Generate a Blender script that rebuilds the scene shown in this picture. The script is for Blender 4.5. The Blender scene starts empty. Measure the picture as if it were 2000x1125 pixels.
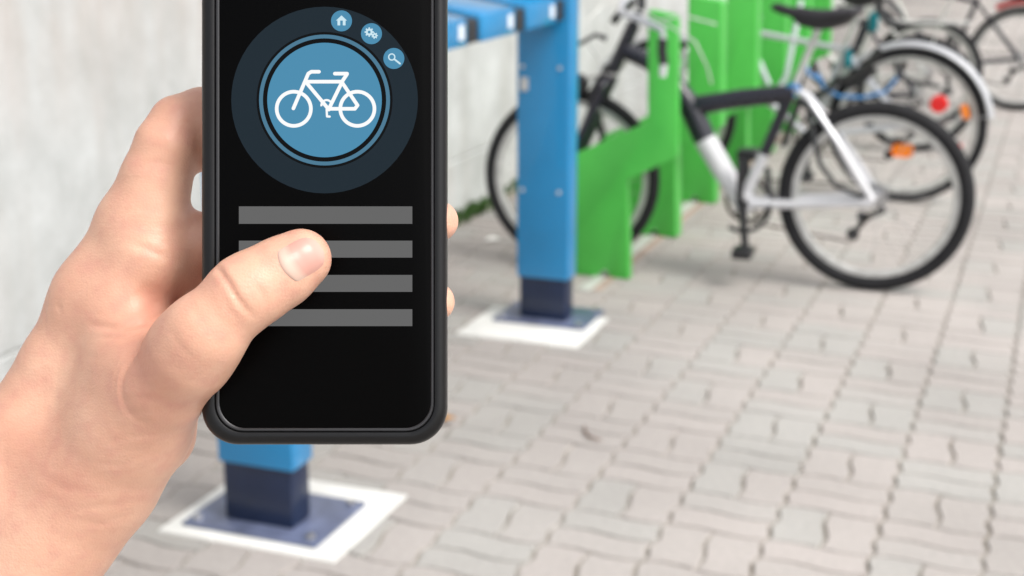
import bpy, bmesh, math, random
import numpy as np
from mathutils import Vector, Matrix, Euler
R = math.radians
random.seed(7)
S = bpy.context.scene
COL = S.collection

# ------------------------------------------------------------------ camera, sky, sun, exposure
cam_d = bpy.data.cameras.new("camera"); cam = bpy.data.objects.new("camera", cam_d); COL.objects.link(cam)
cam_d.sensor_width = 36; cam_d.lens = 50.76; cam_d.clip_start = 0.05; cam_d.clip_end = 600
cam.location = (0, 0, 1.45); cam.rotation_euler = (R(74.5), 0, R(20.85))
cam_d.dof.use_dof = True; cam_d.dof.focus_distance = 0.445; cam_d.dof.aperture_fstop = 17.5
S.camera = cam
W = bpy.data.worlds.new("World"); S.world = W; W.use_nodes = True
nt = W.node_tree; bg = nt.nodes["Background"]
sky = nt.nodes.new("ShaderNodeTexSky"); sky.sky_type = 'NISHITA'; sky.sun_disc = False
sky.sun_elevation = R(50); sky.sun_rotation = R(106); sky.dust_density = 3.0; sky.air_density = 1.0
hs = nt.nodes.new("ShaderNodeHueSaturation"); hs.inputs["Saturation"].default_value = 0.22
nt.links.new(sky.outputs[0], hs.inputs["Color"]); nt.links.new(hs.outputs[0], bg.inputs[0])
bg.inputs[1].default_value = 0.15
sd = bpy.data.lights.new("sun", 'SUN'); sun = bpy.data.objects.new("sun", sd); COL.objects.link(sun)
sd.energy = 1.5; sd.angle = R(28); sd.color = (1.0, 0.95, 0.88)
_az = R(106); _el = R(50)      # azimuth clockwise from +Y
_dir = Vector((math.sin(_az) * math.cos(_el), math.cos(_az) * math.cos(_el), math.sin(_el)))
sun.rotation_euler = _dir.to_track_quat('Z', 'Y').to_euler()
sun.location = (4, -2, 6)
vs = S.view_settings; vs.view_transform = 'Standard'; vs.look = 'None'; vs.gamma = 1; vs.exposure = 0.62
vs.use_curve_mapping = False

# ------------------------------------------------------------------ materials
def mat(name, col, rough=.5, spec=.5, metal=0, var=0, vscale=8, bump=0, bscale=40, emit=None, alpha=1, coat=0, rnd=None, stretch=(1, 1, 1), col2=None, trans=0):
    m = bpy.data.materials.new(name); m.use_nodes = True
    n = m.node_tree.nodes; L = m.node_tree.links; b = n["Principled BSDF"]
    b.inputs["Base Color"].default_value = (*col, 1); b.inputs["Roughness"].default_value = rough
    b.inputs["Specular IOR Level"].default_value = spec; b.inputs["Metallic"].default_value = metal
    b.inputs["Coat Weight"].default_value = coat; b.inputs["Transmission Weight"].default_value = trans
    if emit:
        b.inputs["Emission Color"].default_value = (*emit, 1); b.inputs["Emission Strength"].default_value = 1
    tc = n.new("ShaderNodeTexCoord"); mp = n.new("ShaderNodeMapping"); mp.inputs["Scale"].default_value = stretch
    L.new(tc.outputs["Object"], mp.inputs[0])
    last = None
    if var:
        nz = n.new("ShaderNodeTexNoise"); nz.inputs["Scale"].default_value = vscale; nz.inputs["Detail"].default_value = 6; nz.inputs["Roughness"].default_value = .6
        L.new(mp.outputs[0], nz.inputs[0])
        mr = n.new("ShaderNodeMapRange"); mr.inputs[1].default_value = .3; mr.inputs[2].default_value = .7
        L.new(nz.outputs[0], mr.inputs[0])
        mx = n.new("ShaderNodeMix"); mx.data_type = 'RGBA'
        c2 = col2 or tuple(c * (1 - var) for c in col)
        mx.inputs[6].default_value = (*c2, 1); mx.inputs[7].default_value = (*[min(1, c * (1 + var * .5)) for c in col], 1)
        L.new(mr.outputs[0], mx.inputs[0]); last = mx.outputs[2]
        L.new(last, b.inputs["Base Color"])
        rr = n.new("ShaderNodeMapRange"); rr.inputs[3].default_value = max(0, rough - .08); rr.inputs[4].default_value = min(1, rough + .08)
        L.new(nz.outputs[0], rr.inputs[0]); L.new(rr.outputs[0], b.inputs["Roughness"])
    if bump:
        nb = n.new("ShaderNodeTexNoise"); nb.inputs["Scale"].default_value = bscale; nb.inputs["Detail"].default_value = 8
        L.new(tc.outputs["Object"], nb.inputs[0])
        bp = n.new("ShaderNodeBump"); bp.inputs["Strength"].default_value = bump; bp.inputs["Distance"].default_value = .002
        L.new(nb.outputs[0], bp.inputs["Height"]); L.new(bp.outputs[0], b.inputs["Normal"])
    return m

M = dict(
    blue=mat("blue_paint", (.007, .215, .47), .34, .5, coat=.4, var=.10, vscale=5, bump=.1, bscale=120),
    navy=mat("navy_coating", (.007, .016, .048), .35, .5, var=.25, vscale=9),
    plate=mat("navy_plate", (.13, .155, .25), .35, .5, metal=.2, var=.45, vscale=14),
    pad=mat("white_paint", (.68, .68, .655), .7, .3, var=.16, vscale=7, bump=.4, bscale=90),
    green=mat("green_paint", (.072, .49, .068), .40, .5, var=.14, vscale=4, bump=.1, bscale=100),
    steel=mat("steel", (.55, .55, .56), .3, .5, metal=.9, var=.2, vscale=30),
    galv=mat("galvanised", (.62, .62, .60), .5, .5, metal=.35, var=.25, vscale=22),
    white=mat("white_frame_paint", (.68, .68, .70), .25, .5, coat=.3, var=.05, vscale=9),
    silver=mat("silver_paint", (.60, .61, .64), .3, .5, metal=.4, var=.08, vscale=9),
    black=mat("black_frame_paint", (.012, .012, .022), .28, .5, coat=.3, var=.2, vscale=9),
    rubber=mat("tyre_rubber", (.017, .017, .019), .75, .3, var=.35, vscale=25, bump=.5, bscale=160),
    plastic=mat("black_plastic", (.018, .018, .02), .45, .5, var=.3, vscale=20),
    leather=mat("saddle_cover", (.02, .018, .022), .5, .5, var=.3, vscale=14, bump=.4, bscale=120),
    chain=mat("oiled_chain", (.10, .085, .07), .4, .5, metal=.8, var=.4, vscale=60),
    teal=mat("teal_fabric", (.01, .22, .26), .6, .3, var=.4, vscale=25),
    bluep=mat("blue_lock_sleeve", (.08, .28, .62), .4, .5, var=.2, vscale=20),
    red=mat("red_reflector", (.75, .012, .012), .2, .6, coat=.5),
    orange=mat("orange_reflector", (.95, .26, .01), .22, .6, coat=.5),
    mud=mat("silver_mudguard", (.52, .53, .55), .32, .5, metal=.25),
    sticker=mat("white_sticker", (.75, .80, .85), .5, .4),
    redpaint=mat("red_paint", (.62, .02, .015), .35, .5), navyc=mat("dark_blue_bag", (.03, .05, .10), .7, .3, var=.3, vscale=20),
    leafd=mat("weed_leaf", (.055, .12, .03), .6, .3, var=.4, vscale=30),
    dryleaf=mat("dry_leaf", (.42, .20, .04), .6, .3, var=.4, vscale=60), twig=mat("twig_bark", (.16, .09, .06), .8, .2, var=.4, vscale=80),
    paper=mat("paper_scrap", (.78, .77, .74), .8, .2),
    case=mat("phone_case", (.0055, .0055, .006), .34, .34, var=.06, vscale=300),
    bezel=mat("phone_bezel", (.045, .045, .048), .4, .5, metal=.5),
    glass=mat("screen_glass", (.0014, .0014, .0015), .35, .04),
)
def screen_mat(name, srgb):
    lin = [((c / 255 + .055) / 1.055) ** 2.4 if c > 10 else c / 255 / 12.92 for c in srgb]
    k = 1 / 2 ** vs.exposure
    return mat(name, (.002, .002, .002), .5, .05, emit=tuple(c * k for c in lin))

def paver_mat(name, per_object):
    m = mat(name, (.4, .4, .4), .88, .25)
    n = m.node_tree.nodes; L = m.node_tree.links; b = n["Principled BSDF"]
    if per_object:
        oi = n.new("ShaderNodeObjectInfo"); rnd = oi.outputs["Random"]
    else:
        at = n.new("ShaderNodeAttribute"); at.attribute_name = "tint"; rnd = at.outputs["Fac"]
    cr = n.new("ShaderNodeValToRGB"); cr.color_ramp.interpolation = 'LINEAR'
    e = cr.color_ramp.elements
    e[0].position = 0; e[0].color = (.448, .418, .394, 1)
    e[1].position = 1; e[1].color = (.446, .430, .406, 1)
    for p, c in [(.3, (.482, .442, .418)), (.6, (.470, .436, .412)), (.78, (.452, .434, .410)), (.9, (.446, .432, .408))]:
        k = e.new(p); k.color = (*c, 1)
    L.new(rnd, cr.inputs[0])
    geo = n.new("ShaderNodeNewGeometry")
    # broad dirt, in world space, plus fine grain
    n1 = n.new("ShaderNodeTexNoise"); n1.inputs["Scale"].default_value = 1.3; n1.inputs["Detail"].default_value = 4
    n2 = n.new("ShaderNodeTexNoise"); n2.inputs["Scale"].default_value = 55; n2.inputs["Detail"].default_value = 8; n2.inputs["Roughness"].default_value = .7
    for x in (n1, n2): L.new(geo.outputs["Position"], x.inputs[0])
    r1 = n.new("ShaderNodeMapRange"); r1.inputs[1].default_value = .3; r1.inputs[2].default_value = .7; r1.inputs[3].default_value = .83; r1.inputs[4].default_value = 1.03
    r2 = n.new("ShaderNodeMapRange"); r2.inputs[1].default_value = .3; r2.inputs[2].default_value = .7; r2.inputs[3].default_value = .86; r2.inputs[4].default_value = 1.08
    L.new(n1.outputs[0], r1.inputs[0]); L.new(n2.outputs[0], r2.inputs[0])
    mu = n.new("ShaderNodeMath"); mu.operation = 'MULTIPLY'; L.new(r1.outputs[0], mu.inputs[0]); L.new(r2.outputs[0], mu.inputs[1])
    # weaker light by the concrete wall and under the slats, painted into the colour
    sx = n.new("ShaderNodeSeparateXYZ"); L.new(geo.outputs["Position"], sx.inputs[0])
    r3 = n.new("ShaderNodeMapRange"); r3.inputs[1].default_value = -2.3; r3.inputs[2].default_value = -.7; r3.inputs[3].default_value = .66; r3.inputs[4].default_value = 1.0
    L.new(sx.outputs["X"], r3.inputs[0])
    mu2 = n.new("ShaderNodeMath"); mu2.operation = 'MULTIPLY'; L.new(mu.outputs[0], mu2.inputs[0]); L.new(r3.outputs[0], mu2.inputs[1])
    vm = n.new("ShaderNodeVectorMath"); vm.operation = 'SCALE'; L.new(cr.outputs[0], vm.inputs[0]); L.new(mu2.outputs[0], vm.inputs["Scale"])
    L.new(vm.outputs[0], b.inputs["Base Color"])
    bp = n.new("ShaderNodeBump"); bp.inputs["Strength"].default_value = .5; bp.inputs["Distance"].default_value = .002
    L.new(n2.outputs[0], bp.inputs["Height"]); L.new(bp.outputs[0], b.inputs["Normal"])
    return m

def wall_mat():
    m = mat("cast_concrete", (.5, .5, .48), .9, .2)
    n = m.node_tree.nodes; L = m.node_tree.links; b = n["Principled BSDF"]
    geo = n.new("ShaderNodeNewGeometry")
    def noise(scale, st, det=6, ro=.6):
        mp = n.new("ShaderNodeMapping"); mp.inputs["Scale"].default_value = st; L.new(geo.outputs["Position"], mp.inputs[0])
        z = n.new("ShaderNodeTexNoise"); z.inputs["Scale"].default_value = scale; z.inputs["Detail"].default_value = det; z.inputs["Roughness"].default_value = ro
        L.new(mp.outputs[0], z.inputs[0]); return z.outputs[0]
    def ramp(src, a, c, lo=.35, hi=.65):
        r = n.new("ShaderNodeMapRange"); r.inputs[1].default_value = lo; r.inputs[2].default_value = hi; r.inputs[3].default_value = a; r.inputs[4].default_value = c
        L.new(src, r.inputs[0]); return r.outputs[0]
    def mixc(f, a, c):
        x = n.new("ShaderNodeMix"); x.data_type = 'RGBA'; L.new(f, x.inputs[0])
        for i, v in ((6, a), (7, c)):
            if isinstance(v, tuple): x.inputs[i].default_value = (*v, 1)
            else: L.new(v, x.inputs[i])
        return x.outputs[2]
    base = mixc(ramp(noise(3.2, (1, 1, .9), 8, .72), 0, 1), (.41, .42, .41), (.57, .583, .578))
    streak = noise(5, (1, 1.6, .12), 5)                       # vertical run-off streaks
    base = mixc(ramp(streak, 0, .4, .52, .72), base, (.39, .375, .345))
    pink = noise(2.6, (1, 1.2, .35), 4)
    base = mixc(ramp(pink, 0, .45, .55, .75), base, (.54, .485, .465))
    # water stains that start from the top of the wall
    sx = n.new("ShaderNodeSeparateXYZ"); L.new(geo.outputs["Position"], sx.inputs[0])
    top = ramp(sx.outputs["Z"], 0, 1, .75, 1.35)
    ml = n.new("ShaderNodeMath"); ml.operation = 'MULTIPLY'; L.new(top, ml.inputs[0]); L.new(ramp(noise(4, (1, 1.5, .25), 5), .15, .9, .4, .62), ml.inputs[1])
    base = mixc(ml.outputs[0], base, (.40, .34, .30))
    pits = noise(38, (1, 1, 1), 2)
    base = mixc(ramp(pits, 0, .6, .70, .76), base, (.25, .24, .22))
    L.new(base, b.inputs["Base Color"])
    bp = n.new("ShaderNodeBump"); bp.inputs["Strength"].default_value = .5; bp.inputs["Distance"].default_value = .004
    L.new(noise(30, (1, 1, .5), 8), bp.inputs["Height"]); L.new(bp.outputs[0], b.inputs["Normal"])
    return m

# ------------------------------------------------------------------ mesh helpers
def link(o, parent=None):
    COL.objects.link(o)
    if parent: o.parent = parent
    return o
def mesh_obj(name, verts, faces, m, parent=None, smooth=False):
    me = bpy.data.meshes.new(name); me.from_pydata([tuple(v) for v in verts], [], faces)
    me.materials.append(m)
    if smooth: me.polygons.foreach_set("use_smooth", [True] * len(me.polygons))
    me.update()
    return link(bpy.data.objects.new(name, me), parent)
def tag(o, label=None, cat=None, group=None, kind=None):
    if label: o["label"] = label
    if cat: o["category"] = cat
    if group: o["group"] = group
    if kind: o["kind"] = kind
    return o
def empty(name, loc=(0, 0, 0), rz=0, **k):
    o = bpy.data.objects.new(name, None); o.empty_display_size = .1; link(o); o.location = loc; o.rotation_euler = (0, 0, rz)
    return tag(o, **k)
class MB:
    def __init__(s): s.v = []; s.f = []
    def add(s, v, f):
        k = len(s.v); s.v += [tuple(x) for x in v]; s.f += [tuple(i + k for i in q) for q in f]; return s
    def box(s, a, b, bev=0.0):
        x0, y0, z0 = a; x1, y1, z1 = b
        bm = bmesh.new(); bmesh.ops.create_cube(bm, size=1)
        bmesh.ops.scale(bm, vec=(x1 - x0, y1 - y0, z1 - z0), verts=bm.verts)
        bmesh.ops.translate(bm, vec=((x0 + x1) / 2, (y0 + y1) / 2, (z0 + z1) / 2), verts=bm.verts)
        if bev: bmesh.ops.bevel(bm, geom=bm.edges[:], offset=bev, segments=2, affect='EDGES', profile=.5)
        bm.verts.index_update(); s.add([v.co[:] for v in bm.verts], [[v.index for v in f.verts] for f in bm.faces]); bm.free(); return s
    def prism(s, poly, axis, a, b, bev=0):
        """closed polygon in the plane across `axis`, from a to b"""
        def p3(u, v, w): return {'y': (u, w, v), 'z': (u, v, w), 'x': (w, u, v)}[axis]
        bm = bmesh.new(); vs_ = [bm.verts.new(p3(u, v, a)) for u, v in poly]; f = bm.faces.new(vs_)
        r = bmesh.ops.extrude_face_region(bm, geom=[f]); vv = [g for g in r['geom'] if isinstance(g, bmesh.types.BMVert)]
        d = Vector(p3(0, 0, b)) - Vector(p3(0, 0, a)); bmesh.ops.translate(bm, vec=d, verts=vv)
        bmesh.ops.recalc_face_normals(bm, faces=bm.faces[:])
        if bev: bmesh.ops.bevel(bm, geom=bm.edges[:], offset=bev, segments=2, affect='EDGES', profile=.5)
        bm.verts.index_update(); s.add([v.co[:] for v in bm.verts], [[v.index for v in f.verts] for f in bm.faces]); bm.free(); return s
    def tube(s, pts, r, seg=10, closed=False, flat=1.0):
        pts = [Vector(p) for p in pts]; n = len(pts)
        rs = r if isinstance(r, (list, tuple)) else [r] * n
        v = []; prev = None
        for i, p in enumerate(pts):
            if closed: t = pts[(i + 1) % n] - pts[i - 1]
            else: t = pts[min(i + 1, n - 1)] - pts[max(i - 1, 0)]
            t.normalize()
            if prev is None:
                u = t.orthogonal().normalized()
                if flat != 1: u = Vector((0, 1, 0)); u = (u - t * u.dot(t)).normalized()
            else: u = (prev - t * prev.dot(t)).normalized()
            prev = u; w = t.cross(u)
            for k in range(seg):
                a = 2 * math.pi * k / seg
                v.append(p + (u * math.cos(a) * flat + w * math.sin(a)) * rs[i])
        f = []
        for i in range(n if closed else n - 1):
            j = (i + 1) % n
            for k in range(seg):
                l = (k + 1) % seg; f.append((i * seg + k, i * seg + l, j * seg + l, j * seg + k))
        if not closed: f += [tuple(range(seg))[::-1], tuple(range((n - 1) * seg, n * seg))]
        return s.add(v, f)
    def ring(s, R0, r, y=0, seg=56, tseg=10, c=(0, 0), sq=1.0, a0=0, a1=360):
        """torus about local Y; sq squashes the section across Y"""
        full = abs(a1 - a0) >= 360; n = seg if full else seg + 1
        v = []; f = []
        for i in range(n):
            a = R(a0 + (a1 - a0) * i / seg)
            for k in range(tseg):
                b = 2 * math.pi * k / tseg; rr = R0 + r * math.cos(b)
                v.append((c[0] + rr * math.cos(a), y + r * sq * math.sin(b), c[1] + rr * math.sin(a)))
        for i in range(seg):
            j = (i + 1) % n
            for k in range(tseg):
                l = (k + 1) % tseg; f.append((i * tseg + k, j * tseg + k, j * tseg + l, i * tseg + l))
        return s.add(v, f)
    def lathe_y(s, prof, c=(0, 0), seg=24):
        """profile [(radius, y)] revolved about the local Y axis"""
        v = []; f = []; n = len(prof)
        for i in range(seg):
            a = 2 * math.pi * i / seg
            for r, y in prof: v.append((c[0] + r * math.cos(a), y, c[1] + r * math.sin(a)))
        for i in range(seg):
            j = (i + 1) % seg
            for k in range(n - 1): f.append((i * n + k, i * n + k + 1, j * n + k + 1, j * n + k))
        return s.add(v, f)
    def out(s, name, m, parent=None, smooth=True, **k):
        o = mesh_obj(name, s.v, s.f, m, parent, smooth)
        if smooth:
            try: o.data.set_sharp_from_angle(angle=R(35))
            except Exception: pass
        return tag(o, **k)

# ------------------------------------------------------------------ the ground
earth = mesh_obj("ground", [(-150, -150, -.06), (150, -150, -.06), (150, 250, -.06), (-150, 250, -.06)], [(0, 1, 2, 3)], mat("far_paving", (.42, .385, .36), .9, .2, var=.15, vscale=.6)); tag(earth, kind='structure')
SAND = mat("joint_sand", (.37, .345, .31), .95, .1, var=.35, vscale=5, col2=(.19, .17, .13))
pave = mesh_obj("pavement", [(-2.52, -.6, -.0085), (9, -.6, -.0085), (9, 26, -.0085), (-2.52, 26, -.0085)], [(0, 1, 2, 3)], SAND); tag(pave, kind='structure')

CELL = .2385; CELLY = .206; WAVE = .0065
TS = [(.16, 1.2), (.34, 1.2), (.66, -1.2), (.84, -1.2)]        # gentle wave
TZ = [(.125, .9), (.375, -.9), (.625, .9), (.875, -.9)]    # toothed wave of the long column joints
def edge_pts(p, q, lo=0.0, hi=1.0):
    """points strictly inside a wavy lattice edge p->q, between parameters lo and hi (p<q along an axis)"""
    o = []
    column = abs(q[1] - p[1]) > abs(q[0] - p[0]) and abs(p[0] - CELL / 2) > .01
    for t, a in (TZ if column else TS):
        if lo < t < hi:
            x = p[0] + (q[0] - p[0]) * t; y = p[1] + (q[1] - p[1]) * t
            if abs(q[0] - p[0]) > abs(q[1] - p[1]): y += WAVE * a
            else: x += WAVE * a
            o.append((x, y))
    return o
def paver_outline(kind, half):
    w = CELL; s = CELLY
    if kind == 0:      # split along Y
        x0, x1, lo, hi = (0, w / 2, 0, .5) if half == 0 else (w / 2, w, .5, 1)
        return [(x0, 0)] + edge_pts((0, 0), (w, 0), lo, hi) + [(x1, 0)] + edge_pts((x1, 0), (x1, s)) + [(x1, s)] + edge_pts((0, s), (w, s), lo, hi)[::-1] + [(x0, s)] + edge_pts((x0, 0), (x0, s))[::-1]
    y0, y1, lo, hi = (0, s / 2, 0, .5) if half == 0 else (s / 2, s, .5, 1)
    return [(0, y0)] + edge_pts((0, y0), (w, y0)) + [(w, y0)] + edge_pts((w, 0), (w, s), lo, hi) + [(w, y1)] + edge_pts((0, y1), (w, y1))[::-1] + [(0, y1)] + edge_pts((0, 0), (0, s), lo, hi)[::-1]
def inset(poly, d):
    n = len(poly); o = []
    for i in range(n):
        a = Vector(poly[i - 1]); b = Vector(poly[i]); c = Vector(poly[(i + 1) % n])
        e1 = (b - a).normalized(); e2 = (c - b).normalized()
        n1 = Vector((-e1.y, e1.x)); n2 = Vector((-e2.y, e2.x)); m = (n1 + n2)
        m = m / max(.5, m.dot(n1))
        o.append((b.x + m.x * d, b.y + m.y * d))
    return o
PV = {}
for k in (0, 1):
    for h in (0, 1):
        poly = paver_outline(k, h); c = (sum(p[0] for p in poly) / len(poly), sum(p[1] for p in poly) / len(poly))
        poly = [(x - c[0], y - c[1]) for x, y in poly]
        top = inset(poly, .0064); bot = inset(poly, .0024); n = len(poly)
        v = [(x, y, 0) for x, y in top] + [(x, y, -.012) for x, y in bot]
        f = [tuple(range(n))] + [(i, n + i, n + (i + 1) % n, (i + 1) % n) for i in range(n)]
        PV[k, h] = (v, f, c)
PADS = [(-1.875, 2.60, -1.415, 2.99), (-1.83, 4.27, -1.40, 4.62)]
cam_m = Matrix.LocRotScale(cam.location, cam.rotation_euler, None).inverted()
def seen_size(x, y):
    p = cam_m @ Vector((x, y, 0)); d = -p.z
    if d <= .2: return None
    u = p.x / d * 1.41; w = p.y / d * 1.41
    if abs(u) > .52 or abs(w) > .30: return None
    if -.305 < u < -.062 and w > -.16: return None     # behind the phone
    if u < -.30 - (w + .16) * .35 and w < .3: return None   # behind the hand
    return 1 / (d * d)
cells = []
X0 = -.064
rs = random.Random(3)
i0 = int(math.floor((-2.52 - X0) / CELL)); 
for i in range(i0, 30):
    for j in range(-4, 124):
        x = X0 + i * CELL; y = .181 + j * CELLY
        if x + CELL > 7.5 or y > 25.4 or y < -.55: continue
        for h in (0, 1):
            k = (i + j) % 2; cx, cy = PV[k, h][2]; px, py = x + cx, y + cy
            if px < -2.50: continue
            if any(a + .075 < px < c - .075 and b + .075 < py < d - .075 for a, b, c, d in PADS): continue
            cells.append((k, h, px, py, seen_size(px, py), rs.uniform(-.0012, .0012), rs.gauss(0, .004), rs.gauss(0, .004), rs.gauss(0, .006), rs.random()))
vis = sorted([c for c in cells if c[4]], key=lambda c: -c[4])[:300]
vid = set(id(c) for c in vis)
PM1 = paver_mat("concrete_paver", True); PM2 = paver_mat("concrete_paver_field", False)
pme = {}
for key, (v, f, c) in PV.items():
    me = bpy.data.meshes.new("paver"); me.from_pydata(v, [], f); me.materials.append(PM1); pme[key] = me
for k, h, px, py, _, dz, rx, ry, rz, t in vis:
    o = bpy.data.objects.new("paver", pme[k, h]); link(o, pave); o.location = (px, py, dz); o.rotation_euler = (rx, ry, rz)
bv = []; bf = []; tint = []
for c in cells:
    if id(c) in vid: continue
    k, h, px, py, _, dz, rx, ry, rz, t = c
    v, f, _c = PV[k, h]; b0 = len(bv); cz, sz = math.cos(rz), math.sin(rz)
    bv += [(px + x * cz - y * sz, py + x * sz + y * cz, z + dz - x * ry + y * rx) for x, y, z in v]
    bf += [tuple(q + b0 for q in g) for g in f]; tint += [t] * len(v)
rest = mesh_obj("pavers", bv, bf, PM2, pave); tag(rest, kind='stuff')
at = rest.data.attributes.new("tint", 'FLOAT', 'POINT'); at.data.foreach_set("value", tint)

# ------------------------------------------------------------------ concrete wall
WM = wall_mat()
cw = empty("concrete_wall", (-2.52, 0, 0), label="pale stained concrete wall running along the left edge of the pavement", cat="wall")
joint = [(-.15, -.02), (0, -.02), (0, .262), (-.012, .270), (-.15, .270)]
for y0, y1 in ((-1.2, 9.0), (9.008, 19.0), (19.008, 29.0)):
    MB().prism([(-.25, -.05), (0, -.05), (0, .258), (-.006, .266), (-.25, .266)], 'y', y0, y1).out("plinth", WM, cw, smooth=False)
    MB().prism([(-.25, .2665), (-.010, .2665), (-.004, .274), (-.003, 3.2), (-.25, 3.2)], 'y', y0, y1).out("wall_panel", WM, cw, smooth=False)

# ------------------------------------------------------------------ blue rack posts and slatted beam
def bolt(x, y, z, parent, r=.011):
    MB().lathe_y([(0, 0), (r, 0), (r, .006), (r * .7, .009), (0, .009)], seg=6)
    b = MB(); n = 6
    v = [(x + r * math.cos(i * math.pi / 3), y + r * math.sin(i * math.pi / 3), z) for i in range(n)] + [(x + r * math.cos(i * math.pi / 3), y + r * math.sin(i * math.pi / 3), z + .009) for i in range(n)]
    f = [tuple(range(n, 2 * n))] + [(i, (i + 1) % n, n + (i + 1) % n, n + i) for i in range(n)]
    return b.add(v, f).out("bolt", M['steel'], parent, smooth=False)
def make_post(x, y, pad, label, padlabel, top):
    px0, py0, px1, py1 = pad
    pd = MB().box((px0, py0, -.05), (px1, py1, .006), .003).out("concrete_pad", M['pad'], None)
    tag(pd, label=padlabel, cat="pad", group="white pads under the blue posts")
    t = empty("rack_post", (x, y, .006), label=label, cat="post", group="blue posts of the bicycle shelter rack")
    MB().box((-.165, -.09, .0), (.165, .15, .010), .002).out("base_plate", M['plate'], t)
    for bx, by in ((-.14, -.065), (.14, -.065), (-.14, .125), (.14, .125)): bolt(bx, by, .010, t)
    MB().box((-.084, -.040, .010), (.084, .040, .160), .004).out("sleeve", M['navy'], t)
    MB().box((-.093, -.046, .155), (.093, .046, top), .006).out("column", M['blue'], t)
    for sx in (-.072, .058):
        for z in (.46, .875):
            MB().lathe_y([(0, -.051), (.006, -.051), (.007, -.046), (0, -.046)], c=(sx, z), seg=10).out("screw", M['galv'], t)
    return t
post1 = make_post(-1.658, 2.735, PADS[0], "blue square post whose navy foot shows below the phone", "white painted pad with navy base plate below the phone", 1.0)
post1.scale = (1.07, 1.07, 1)
post2 = make_post(-1.600, 4.535, PADS[1], "tall blue square post standing right of the phone", "white painted pad under the blue post right of the phone", 1.34)
MB().box((-.078, -.054, .795), (-.052, -.046, .840), .002).out("lock", M['galv'], post2)
sb = empty("slatted_shelf", (-1.52, 2.79, 1.035), label="row of pale blue slats with black gaps between the two blue posts", cat="shelf")
MB().box((-.17, .0, -.002), (-.12, 1.69, .030), .003).out("rail", M['blue'], sb)
MB().box((-.062, .0, -.004), (-.040, 1.69, .040), .003).out("rail", M['plastic'], sb)
y = 1.60 - .0
yy = 4.388 - 2.79
while yy > .6:
    a, b = yy - .268, yy
    s_ = MB().prism([(0, 0), (0, .076), (-.28, .076 + .050), (-.28, .050)], 'y', a, b, .006).out("slat", M['blue'], sb)
    MB().box((.0005, b - .062, .020), (.0022, b - .028, .060)).out("label_sticker", M['sticker'], s_, smooth=False)
    MB().prism([(-.006, .002), (-.006, .066), (-.27, .112), (-.27, .048)], 'y', b + .006, b + .094, .003).out("gap_block", M['plastic'], sb)
    yy -= .368

# ------------------------------------------------------------------ green bicycle stands
PROF = [(0, 0), (-.067, 0), (-.098, .032), (-.130, 0), (-.33, 0), (-.33, .425), (-.213, .478), (.059, .610), (.049, 1.012), (.058, 1.020), (.152, 1.004), (.160, .990), (.175, .487), (-.015, .385)]
STANDS = [("foremost green steel stand, directly behind the blue post", 5.15, -1.483), ("second green steel stand, behind the foremost one with a black wheel between", 5.88, -1.487),
          ("third green steel stand in the row, behind the white bicycle's sloping tube", 6.62, -1.492), ("fourth green steel stand in the row, seen under the black saddle", 7.35, -1.495),
          ("fifth green steel stand in the row, above the blue cable", 8.08, -1.50), ("farthest green steel stand, last of the row", 8.80, -1.50)]
proto = None
for lab, y, x in STANDS:
    if proto is None:
        t = proto = empty("bicycle_stand", (x, y, .002))
        MB().prism(PROF, 'y', 0, .048, .004).out("side_plate", M['green'], t)
        MB().box((-.27, -.001, .006), (-.20, .049, .03)).out("foot_clip", M['galv'], t) if False else None
        far_plate = MB().prism([(u - .03 if .45 > v_ - .2 and 0 < u < .07 else u, v_) if not (v_ > .6 and u < .1) else (u - .03, v_) for u, v_ in PROF], 'y', 0, .10, .004).out("side_plate", M['green'])
        MB().tube([(.10, .024, .80), (.10, .30, .80)], .009).out("spacer_bar", M['green'], t)
        MB().prism([(-.33, .30), (-.02, .36), (-.02, .40), (-.33, .34)], 'y', .049, .10, .003).out("wheel_guide", M['green'], t)
    else:
        t = proto.copy(); COL.objects.link(t); t.location = (x, y, .002)
        for c in proto.children:
            if c.name.startswith("side_plate"): c = far_plate
            d = c.copy(); COL.objects.link(d); d.parent = t
    tag(t, label=lab, cat="bicycle stand", group="green bicycle stands in a row")
bpy.data.objects.remove(far_plate)
gr = MB().box((-1.625, 4.95, -.004), (-1.575, 9.2, .0045), .002).out("ground_rail", M['galv'], None)
tag(gr, label="flat pale metal rail on the pavement under the green stands", cat="rail")

EM = mat("edging_clay", (.40, .31, .265), .9, .2, var=.35, vscale=12)
ed = MB()
for k in range(28): ed.box((-1.572, 4.96 + k * .15, -.03), (-1.535, 5.104 + k * .15, .0035), .002)
eo = ed.out("edging", EM, None, smooth=False); tag(eo, kind='structure')
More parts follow.
